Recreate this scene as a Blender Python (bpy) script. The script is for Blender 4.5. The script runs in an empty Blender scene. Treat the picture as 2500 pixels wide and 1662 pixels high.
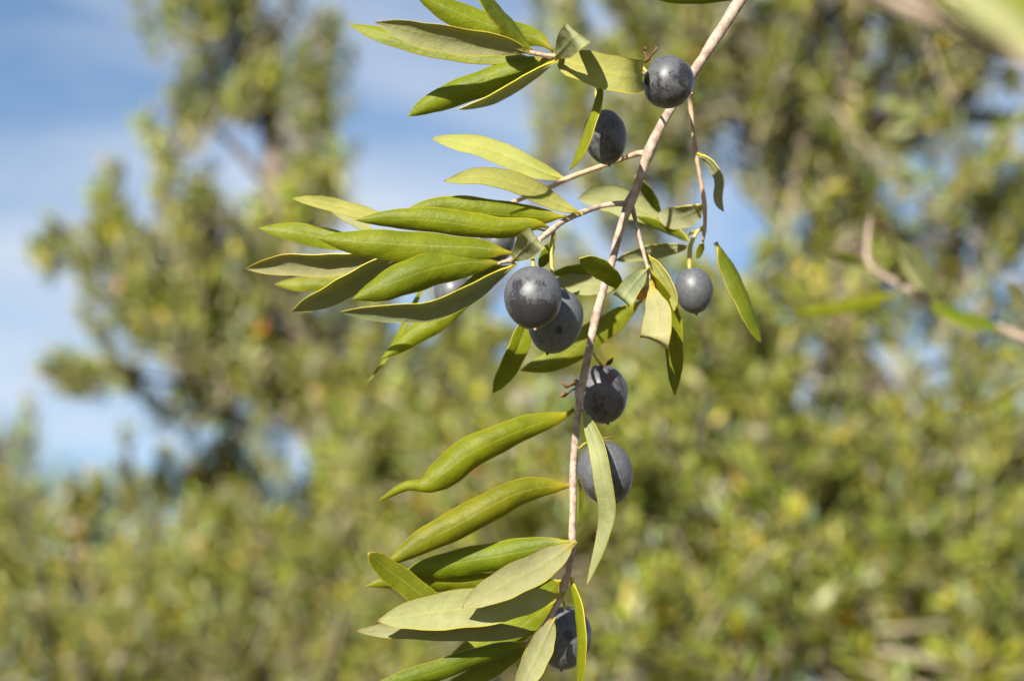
import bpy, math
import numpy as np
from mathutils import Vector, Matrix

# ------------------------------------------------------------------ camera, sky, sun, exposure
scene = bpy.context.scene
col = scene.collection
PITCH = math.radians(13.0)
cam_d = bpy.data.cameras.new("camera")
cam_d.sensor_width = 23.6
cam_d.lens = 50.0
cam_d.clip_start = 0.02
cam_d.clip_end = 3000
cam_d.dof.use_dof = True
cam_d.dof.focus_distance = 0.553
cam_d.dof.aperture_fstop = 7.8
cam_d.dof.aperture_blades = 7
cam = bpy.data.objects.new("camera", cam_d)
cam.location = (0, 0, 1.65)
cam.rotation_euler = (math.pi / 2 + PITCH, 0, 0)
col.objects.link(cam)
scene.camera = cam

SUN_DIR = Vector((-0.32, -0.845, 0.415)).normalized()      # towards the sun: over the viewer's left shoulder
SUN_EL = math.asin(SUN_DIR.z)
SUN_AZ = math.atan2(SUN_DIR.x, SUN_DIR.y)

world = bpy.data.worlds.new("World")
scene.world = world
world.use_nodes = True
nt = world.node_tree
nt.nodes.clear()
w_out = nt.nodes.new("ShaderNodeOutputWorld")
w_bg = nt.nodes.new("ShaderNodeBackground")
w_sky = nt.nodes.new("ShaderNodeTexSky")
w_sky.sky_type = 'NISHITA'
w_sky.sun_disc = False
w_sky.sun_elevation = SUN_EL
w_sky.sun_rotation = SUN_AZ
w_sky.altitude = 300
w_sky.air_density = 1.0
w_sky.dust_density = 0.15
w_sky.ozone_density = 2.6
w_tc = nt.nodes.new("ShaderNodeTexCoord")
w_map = nt.nodes.new("ShaderNodeMapping")
w_map.inputs['Rotation'].default_value = (0.0, 0.22, 0.3)
w_map.inputs['Scale'].default_value = (2.4, 2.4, 9.0)
w_map.inputs['Location'].default_value = (6.0, 0.0, 1.0)
w_n = nt.nodes.new("ShaderNodeTexNoise")
w_n.inputs['Scale'].default_value = 1.6
w_n.inputs['Detail'].default_value = 6
w_n.inputs['Roughness'].default_value = 0.55
w_n.inputs['Distortion'].default_value = 0.5
w_r = nt.nodes.new("ShaderNodeMapRange")
w_r.inputs['From Min'].default_value = 0.42
w_r.inputs['From Max'].default_value = 0.74
w_r.inputs['To Max'].default_value = 0.75
w_mix = nt.nodes.new("ShaderNodeMix")
w_mix.data_type = 'RGBA'
w_mix.inputs['B'].default_value = (6.6, 6.9, 7.4, 1)          # sunlit thin cirrus
nt.links.new(w_tc.outputs['Generated'], w_map.inputs['Vector'])
nt.links.new(w_map.outputs['Vector'], w_n.inputs['Vector'])
nt.links.new(w_n.outputs['Fac'], w_r.inputs['Value'])
nt.links.new(w_r.outputs['Result'], w_mix.inputs['Factor'])
nt.links.new(w_sky.outputs['Color'], w_mix.inputs['A'])
nt.links.new(w_mix.outputs['Result'], w_bg.inputs['Color'])
nt.links.new(w_bg.outputs['Background'], w_out.inputs['Surface'])
w_bg.inputs['Strength'].default_value = 0.05

sun_d = bpy.data.lights.new("sun", 'SUN')
sun_d.energy = 5.0
sun_d.angle = math.radians(0.53)
sun_d.color = (1.0, 0.93, 0.82)
sun = bpy.data.objects.new("sun", sun_d)
sun.rotation_euler = SUN_DIR.to_track_quat('Z', 'Y').to_euler()
sun.location = (-3, -8, 6)
col.objects.link(sun)

scene.view_settings.view_transform = 'Standard'
scene.view_settings.look = 'None'
scene.view_settings.exposure = 1.4
scene.view_settings.gamma = 1.0
scene.cycles.use_denoising = True
scene.cycles.max_bounces = 10
scene.cycles.diffuse_bounces = 5
scene.cycles.transmission_bounces = 8
scene.cycles.sample_clamp_indirect = 6.0

rng = np.random.default_rng(7)


# ------------------------------------------------------------------ helpers
def tag(o, label=None, category=None, group=None, kind=None):
    if label: o["label"] = label
    if category: o["category"] = category
    if group: o["group"] = group
    if kind: o["kind"] = kind
    return o


def link(o, parent=None):
    col.objects.link(o)
    if parent is not None:
        o.parent = parent
    return o


def empty(name, loc):
    e = bpy.data.objects.new(name, None)
    e.location = loc
    e.empty_display_size = 0.02
    return link(e)


def mesh_np(name, co, faces, mats, mat_idx=None, smooth=True, attr=None, uv=None):
    """co Nx3, faces MxK (all the same size)"""
    me = bpy.data.meshes.new(name)
    co = np.asarray(co, dtype=np.float32)
    faces = np.asarray(faces, dtype=np.int32)
    m, k = faces.shape
    me.vertices.add(len(co))
    me.vertices.foreach_set("co", co.ravel())
    me.loops.add(m * k)
    me.loops.foreach_set("vertex_index", faces.ravel())
    me.polygons.add(m)
    me.polygons.foreach_set("loop_start", np.arange(0, m * k, k, dtype=np.int32))
    for mt in mats:
        me.materials.append(mt)
    if mat_idx is not None:
        me.polygons.foreach_set("material_index", np.asarray(mat_idx, dtype=np.int32))
    if smooth:
        me.polygons.foreach_set("use_smooth", np.ones(m, dtype=bool))
    if attr is not None:
        a = me.attributes.new("tone", 'FLOAT_COLOR', 'POINT')
        a.data.foreach_set("color", np.asarray(attr, dtype=np.float32).ravel())
    if uv is not None:
        ul = me.uv_layers.new(name="UVMap")
        ul.data.foreach_set("uv", np.asarray(uv, dtype=np.float32)[faces.ravel()].ravel())
    me.update(calc_edges=True)
    me.validate()
    return me


def spline(pts, n):
    """n samples at even arc length on a Catmull-Rom curve"""
    p = np.asarray(pts, dtype=float)
    q = np.vstack([2 * p[0] - p[1], p, 2 * p[-1] - p[-2]])
    out = []
    for i in range(1, len(q) - 2):
        t = np.linspace(0, 1, 24, endpoint=False)[:, None]
        a, b, c, d = q[i - 1], q[i], q[i + 1], q[i + 2]
        out.append(.5 * ((2 * b) + (-a + c) * t + (2 * a - 5 * b + 4 * c - d) * t ** 2 + (-a + 3 * b - 3 * c + d) * t ** 3))
    out.append(p[-1][None])
    c = np.vstack(out)
    s = np.r_[0, np.cumsum(np.linalg.norm(np.diff(c[:, :3], axis=0), axis=1))]
    u = np.linspace(0, s[-1], n)
    return np.stack([np.interp(u, s, c[:, k]) for k in range(c.shape[1])], axis=1)


def tube(path, sides=10, lump=0.0, seed=0):
    """path Nx4 (x,y,z,r) -> verts, quads with closed ends"""
    path = np.asarray(path, dtype=float)
    c, r = path[:, :3], path[:, 3]
    t = np.gradient(c, axis=0)
    t /= np.linalg.norm(t, axis=1)[:, None] + 1e-12
    ref = np.array([0.0, 1.0, 0.0]) if abs(t[0][1]) < .9 else np.array([1.0, 0, 0])
    g = np.random.default_rng(seed)
    vs = []
    ang = np.linspace(0, 2 * math.pi, sides, endpoint=False)
    u = np.cross(t[0], ref)
    for i in range(len(c)):
        u = u - t[i] * u.dot(t[i])
        u /= np.linalg.norm(u) + 1e-12
        v = np.cross(t[i], u)
        rr = r[i] * (1 + lump * g.standard_normal(sides))
        vs.append(c[i] + (np.cos(ang) * rr)[:, None] * u + (np.sin(ang) * rr)[:, None] * v)
    vs = np.vstack(vs)
    n = len(c)
    i, j = np.meshgrid(np.arange(n - 1), np.arange(sides), indexing='ij')
    a = i * sides + j
    b = i * sides + (j + 1) % sides
    f = np.stack([a, b, b + sides, a + sides], axis=-1).reshape(-1, 4)
    vs = np.vstack([vs, c[:1], c[-1:]])
    k = np.arange(sides)
    e0 = np.stack([np.full(sides, n * sides), (k + 1) % sides, k, k], axis=-1)
    return vs, f, n


def tube_mesh(name, path, mat, sides=10, lump=0.0, seed=0):
    vs, f, n = tube(path, sides, lump, seed)
    me = bpy.data.meshes.new(name)
    fl = [tuple(int(x) for x in q) for q in f]
    a, b = n * sides, n * sides + 1
    for k in range(sides):
        fl.append((a, (k + 1) % sides, k))
        o = (n - 1) * sides
        fl.append((b, o + k, o + (k + 1) % sides))
    me.from_pydata([tuple(v) for v in vs], [], fl)
    me.materials.append(mat)
    me.polygons.foreach_set("use_smooth", np.ones(len(me.polygons), dtype=bool))
    me.update()
    return me


# ------------------------------------------------------------------ materials
def new_mat(name):
    m = bpy.data.materials.new(name)
    m.use_nodes = True
    t = m.node_tree
    t.nodes.clear()
    return m, t, t.nodes, t.links


def node(t, kind, **inp):
    n = t.nodes.new(kind)
    for k, v in inp.items():
        n.inputs[k].default_value = v
    return n


def math_n(t, op, a, b=None, c=None, clamp=False):
    n = t.nodes.new("ShaderNodeMath")
    n.operation = op
    n.use_clamp = clamp
    for i, v in enumerate((a, b, c)):
        if v is None: continue
        if isinstance(v, (int, float)): n.inputs[i].default_value = v
        else: t.links.new(v, n.inputs[i])
    return n.outputs[0]


def mix_c(t, fac, a, b, mode='MIX'):
    n = t.nodes.new("ShaderNodeMix")
    n.data_type = 'RGBA'
    n.blend_type = mode
    for key, v in (('Factor', fac), ('A', a), ('B', b)):
        if isinstance(v, (int, float)): n.inputs[key].default_value = v
        elif isinstance(v, tuple): n.inputs[key].default_value = v if len(v) == 4 else v + (1,)
        else: t.links.new(v, n.inputs[key])
    return n.outputs['Result']


def ramp_n(t, v, lo, hi, a=0.0, b=1.0):
    n = t.nodes.new("ShaderNodeMapRange")
    n.interpolation_type = 'SMOOTHSTEP'
    n.inputs['From Min'].default_value = lo
    n.inputs['From Max'].default_value = hi
    n.inputs['To Min'].default_value = a
    n.inputs['To Max'].default_value = b
    t.links.new(v, n.inputs['Value'])
    return n.outputs['Result']


def leaf_side_material(name, base, dark, rib, edge, trans, rough, spec, trans_fac, upper):
    m, t, N, Lk = new_mat(name)
    uv = N.new("ShaderNodeUVMap")
    sep = N.new("ShaderNodeSeparateXYZ")
    Lk.new(uv.outputs['UV'], sep.inputs[0])
    u, v = sep.outputs[0], sep.outputs[1]
    av = math_n(t, 'ABSOLUTE', math_n(t, 'MULTIPLY_ADD', v, 2.0, -1.0))
    tc = N.new("ShaderNodeTexCoord")
    info = N.new("ShaderNodeObjectInfo")
    n1 = node(t, "ShaderNodeTexNoise", Scale=140.0, Detail=4.0)
    Lk.new(tc.outputs['Object'], n1.inputs['Vector'])
    n2 = node(t, "ShaderNodeTexNoise", Scale=2600.0, Detail=2.0)
    Lk.new(tc.outputs['Object'], n2.inputs['Vector'])
    c = mix_c(t, ramp_n(t, n1.outputs['Fac'], .35, .68), base, dark)
    c = mix_c(t, ramp_n(t, n2.outputs['Fac'], .42, .7, 0, .38), c, dark if upper else rib)
    # feathery side veins
    wv = N.new("ShaderNodeTexWave")
    wv.wave_type = 'BANDS'
    wv.inputs['Scale'].default_value = 5.0
    wv.inputs['Distortion'].default_value = 3.0
    wv.inputs['Detail'].default_value = 2.0
    cmb = N.new("ShaderNodeCombineXYZ")
    Lk.new(math_n(t, 'SUBTRACT', u, math_n(t, 'MULTIPLY', av, .09)), cmb.inputs[0])
    Lk.new(cmb.outputs[0], wv.inputs["Vector"])
    c = mix_c(t, ramp_n(t, wv.outputs['Fac'], .7, 1.0, 0, .03 if upper else .10), c, rib)
    ribw = math_n(t, 'MULTIPLY_ADD', u, -.05, .085)
    ribm = math_n(t, 'SUBTRACT', 1.0, math_n(t, 'DIVIDE', av, ribw), clamp=True)
    c = mix_c(t, ramp_n(t, ribm, 0.0, .8, 0, .45 if upper else .7), c, rib)
    c = mix_c(t, ramp_n(t, av, .88, 1.0, 0, .85), c, edge)
    c = mix_c(t, ramp_n(t, u, .15, .03, 0, .7), c, edge)                     # yellow stalk
    c = mix_c(t, ramp_n(t, u, .975, 1.0, 0, .9), c, (.32, .15, .03))          # brown point
    c = mix_c(t, 1.0, c, info.outputs['Color'], 'MULTIPLY')
    bump = N.new("ShaderNodeBump")
    bump.inputs['Strength'].default_value = .55 if upper else .5
    bump.inputs['Distance'].default_value = .00022
    n3 = node(t, "ShaderNodeTexNoise", Scale=1500.0, Detail=3.0)
    Lk.new(tc.outputs['Object'], n3.inputs['Vector'])
    n4 = node(t, "ShaderNodeTexNoise", Scale=330.0, Detail=2.0)
    Lk.new(tc.outputs['Object'], n4.inputs['Vector'])
    Lk.new(math_n(t, 'MULTIPLY_ADD', n4.outputs['Fac'], 3.0, n3.outputs['Fac']), bump.inputs['Height'])
    p = N.new("ShaderNodeBsdfPrincipled")
    Lk.new(c, p.inputs['Base Color'])
    p.inputs['Roughness'].default_value = rough
    p.inputs['Specular IOR Level'].default_value = spec
    Lk.new(bump.outputs['Normal'], p.inputs['Normal'])
    tr = N.new("ShaderNodeBsdfTranslucent")
    Lk.new(mix_c(t, 1.0, trans + (1,), info.outputs['Color'], 'MULTIPLY'), tr.inputs['Color'])
    mx = N.new("ShaderNodeMixShader")
    mx.inputs[0].default_value = trans_fac
    Lk.new(p.outputs[0], mx.inputs[1])
    Lk.new(tr.outputs[0], mx.inputs[2])
    out = N.new("ShaderNodeOutputMaterial")
    Lk.new(mx.outputs[0], out.inputs['Surface'])
    return m


LEAF_TOP = leaf_side_material("leaf_upper", (.146, .174, .004), (.096, .126, .003), (.25, .27, .06), (.32, .27, .012), (.50, .50, .004), .52, .27, .40, True)
LEAF_LOW = leaf_side_material("leaf_lower", (.285, .292, .150), (.235, .245, .112), (.33, .325, .11), (.34, .285, .022), (.48, .47, .025), .75, .14, .38, False)


def simple_mat(name, build):
    m, t, N, Lk = new_mat(name)
    p = N.new("ShaderNodeBsdfPrincipled")
    build(t, N, Lk, p)
    out = N.new("ShaderNodeOutputMaterial")
    Lk.new(p.outputs[0], out.inputs['Surface'])
    return m


def _rim(t, N, Lk, p):
    info = N.new("ShaderNodeObjectInfo")
    Lk.new(mix_c(t, 1.0, (.46, .38, .03, 1), info.outputs['Color'], 'MULTIPLY'), p.inputs['Base Color'])
    p.inputs['Roughness'].default_value = .5
    p.inputs['Subsurface Weight'].default_value = .0


LEAF_RIM = simple_mat("leaf_margin", _rim)


def bark_mat(name, a, b, c, scale):
    def f(t, N, Lk, p):
        tc = N.new("ShaderNodeTexCoord")
        n1 = node(t, "ShaderNodeTexNoise", Scale=scale, Detail=6.0, Roughness=.6)
        n2 = node(t, "ShaderNodeTexNoise", Scale=scale * 5, Detail=4.0)
        n3 = node(t, "ShaderNodeTexNoise", Scale=scale * 2.2, Detail=2.0)
        for n in (n1, n2, n3): Lk.new(tc.outputs['Object'], n.inputs['Vector'])
        k = mix_c(t, ramp_n(t, n1.outputs['Fac'], .38, .64), a, b)
        k = mix_c(t, ramp_n(t, n2.outputs['Fac'], .55, .72, 0, .6), k, c)
        k = mix_c(t, ramp_n(t, n3.outputs['Fac'], .66, .74, 0, .7), k, c)
        Lk.new(k, p.inputs['Base Color'])
        p.inputs['Roughness'].default_value = .72
        p.inputs['Specular IOR Level'].default_value = .25
        bp = N.new("ShaderNodeBump")
        bp.inputs['Strength'].default_value = .6
        bp.inputs['Distance'].default_value = .12 / scale
        Lk.new(math_n(t, 'ADD', n1.outputs['Fac'], math_n(t, 'MULTIPLY', n2.outputs['Fac'], .5)), bp.inputs['Height'])
        Lk.new(bp.outputs['Normal'], p.inputs['Normal'])
    return simple_mat(name, f)


BARK = {
    'bark': bark_mat("twig_bark_grey", (.36, .285, .225), (.21, .155, .12), (.12, .075, .05), 420.0),
    'pale': bark_mat("twig_bark_tan", (.42, .30, .20), (.33, .22, .14), (.20, .11, .06), 320.0),
    'dry': bark_mat("dried_stalk", (.16, .085, .03), (.08, .04, .015), (.03, .017, .01), 500.0),
    'stalk': bark_mat("green_stalk", (.38, .31, .08), (.33, .28, .06), (.26, .17, .05), 260.0),
    'shoot': bark_mat("shoot_bark", (.34, .29, .20), (.26, .22, .15), (.16, .12, .08), 60.0),
    'limb': bark_mat("limb_bark", (.085, .068, .052), (.055, .043, .033), (.03, .023, .018), 24.0),
    'trunk': bark_mat("trunk_bark", (.15, .12, .095), (.09, .07, .055), (.04, .03, .025), 14.0),
}


def olive_mat(key, bloom, seed, spot=None, tint=None, rub=.055):
    def f(t, N, Lk, p):
        tc = N.new("ShaderNodeTexCoord")
        mp = N.new("ShaderNodeMapping")
        mp.inputs['Location'].default_value = (seed, seed * 1.7, -seed)
        Lk.new(tc.outputs['Object'], mp.inputs['Vector'])
        big = node(t, "ShaderNodeTexNoise", Scale=1.3, Detail=3.0, Roughness=.55)
        mid = node(t, "ShaderNodeTexNoise", Scale=5.5, Detail=9.0, Roughness=.72, Distortion=.6)
        fine = node(t, "ShaderNodeTexNoise", Scale=22.0, Detail=4.0, Roughness=.6)
        for n in (big, mid, fine): Lk.new(mp.outputs['Vector'], n.inputs['Vector'])
        vo = N.new("ShaderNodeTexVoronoi")
        vo.inputs['Scale'].default_value = 15.0
        Lk.new(mp.outputs['Vector'], vo.inputs['Vector'])
        field = math_n(t, 'ADD', math_n(t, 'ADD', math_n(t, 'MULTIPLY', big.outputs['Fac'], .42), math_n(t, 'MULTIPLY', mid.outputs['Fac'], .40)), math_n(t, 'MULTIPLY', fine.outputs['Fac'], .18))
        sx = N.new("ShaderNodeSeparateXYZ")
        Lk.new(tc.outputs['Object'], sx.inputs[0])
        field = math_n(t, 'MULTIPLY_ADD', sx.outputs[2], rub, field)     # the bloom wears off round the tip first
        lo = .62 - .30 * bloom
        fac = ramp_n(t, field, lo - .03, lo + .035)                      # where the wax bloom is left
        skin = (.012, .010, .012) if tint != 'plum' else (.020, .012, .016)
        waxa = (.092, .097, .106) if tint != 'plum' else (.105, .096, .108)
        waxb = (.046, .049, .056)
        wax = mix_c(t, ramp_n(t, mid.outputs['Fac'], .35, .7), waxa, waxb)
        k = mix_c(t, math_n(t, 'MULTIPLY_ADD', fac, .82, .14), skin, wax)
        k = mix_c(t, ramp_n(t, fine.outputs['Fac'], .56, .66, 0, .5), k, skin)
        k = mix_c(t, ramp_n(t, vo.outputs['Distance'], .10, .04, 0, .5), k, (.13, .13, .135))   # pale lenticels
        if spot:
            d = N.new("ShaderNodeVectorMath")
            d.operation = 'SUBTRACT'
            d.inputs[1].default_value = spot[0]
            Lk.new(tc.outputs['Object'], d.inputs[0])
            s = N.new("ShaderNodeVectorMath")
            s.operation = 'MULTIPLY'
            s.inputs[1].default_value = (1.0, .7, 1.0) if spot[2] != 'scar' else (.9, .5, 1.3)
            Lk.new(d.outputs[0], s.inputs[0])
            ln = N.new("ShaderNodeVectorMath")
            ln.operation = 'LENGTH'
            Lk.new(s.outputs[0], ln.inputs[0])
            dd = math_n(t, 'ADD', ln.outputs['Value'], math_n(t, 'MULTIPLY_ADD', mid.outputs['Fac'], .34, -.17))
            sc = {'dark': (.008, .007, .009), 'scar': (.115, .045, .040), 'bruise': (.020, .007, .008)}[spot[2]]
            k = mix_c(t, ramp_n(t, dd, spot[1] * 1.3, spot[1] * .7, 0, .95), k, sc)
        Lk.new(k, p.inputs['Base Color'])
        Lk.new(math_n(t, 'MULTIPLY_ADD', fac, .20, .26), p.inputs['Roughness'])
        p.inputs['Specular IOR Level'].default_value = .45
        bp = N.new("ShaderNodeBump")
        bp.inputs['Strength'].default_value = .12
        bp.inputs['Distance'].default_value = .0003
        Lk.new(math_n(t, 'ADD', fine.outputs['Fac'], mid.outputs['Fac']), bp.inputs['Height'])
        Lk.new(bp.outputs['Normal'], p.inputs['Normal'])
    return simple_mat("olive_skin_" + key, f)


def crown_mat(name, upper):
    m, t, N, Lk = new_mat(name)
    at = N.new("ShaderNodeAttribute")
    at.attribute_name = "tone"
    base = (.225, .248, .034, 1) if upper else (.38, .39, .22, 1)
    trc = (.56, .58, .05, 1)
    p = N.new("ShaderNodeBsdfPrincipled")
    Lk.new(mix_c(t, 1.0, base, at.outputs['Color'], 'MULTIPLY'), p.inputs['Base Color'])
    p.inputs['Roughness'].default_value = .42 if upper else .75
    p.inputs['Specular IOR Level'].default_value = .4 if upper else .15
    tr = N.new("ShaderNodeBsdfTranslucent")
    Lk.new(mix_c(t, 1.0, trc, at.outputs['Color'], 'MULTIPLY'), tr.inputs['Color'])
    mx = N.new("ShaderNodeMixShader")
    mx.inputs[0].default_value = .45
    Lk.new(p.outputs[0], mx.inputs[1])
    Lk.new(tr.outputs[0], mx.inputs[2])
    out = N.new("ShaderNodeOutputMaterial")
    Lk.new(mx.outputs[0], out.inputs['Surface'])
    return m


CROWN_TOP = crown_mat("crown_leaf_upper", True)
CROWN_LOW = crown_mat("crown_leaf_lower", False)


# ------------------------------------------------------------------ ground
def _ground(t, N, Lk, p):
    tc = N.new("ShaderNodeTexCoord")
    n1 = node(t, "ShaderNodeTexNoise", Scale=.7, Detail=8.0, Roughness=.65)
    n2 = node(t, "ShaderNodeTexNoise", Scale=18.0, Detail=6.0)
    for n in (n1, n2): Lk.new(tc.outputs['Object'], n.inputs['Vector'])
    k = mix_c(t, ramp_n(t, n1.outputs['Fac'], .4, .62), (.17, .13, .08), (.10, .11, .035))
    k = mix_c(t, ramp_n(t, n2.outputs['Fac'], .5, .7, 0, .5), k, (.22, .18, .11))
    Lk.new(k, p.inputs['Base Color'])
    p.inputs['Roughness'].default_value = .95
    bp = N.new("ShaderNodeBump")
    bp.inputs['Distance'].default_value = .05
    Lk.new(n2.outputs['Fac'], bp.inputs['Height'])
    Lk.new(bp.outputs['Normal'], p.inputs['Normal'])


gx = np.concatenate([-np.geomspace(1500, 4, 24), np.linspace(-3, 3, 13), np.geomspace(4, 1500, 24)])
X, Y = np.meshgrid(gx, gx, indexing='ij')
Z = .05 * np.sin(X * .9 + 1) * np.sin(Y * .7) * np.exp(-(X ** 2 + Y ** 2) / 900)
g_n = len(gx)
gi, gj = np.meshgrid(np.arange(g_n - 1), np.arange(g_n - 1), indexing='ij')
ga = gi * g_n + gj
ground = bpy.data.objects.new("ground", mesh_np("ground", np.stack([X, Y, Z], -1).reshape(-1, 3),
                              np.stack([ga, ga + g_n, ga + g_n + 1, ga + 1], -1).reshape(-1, 4), [simple_mat("dry_grove_soil", _ground)]))
tag(link(ground), kind="structure")

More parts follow.
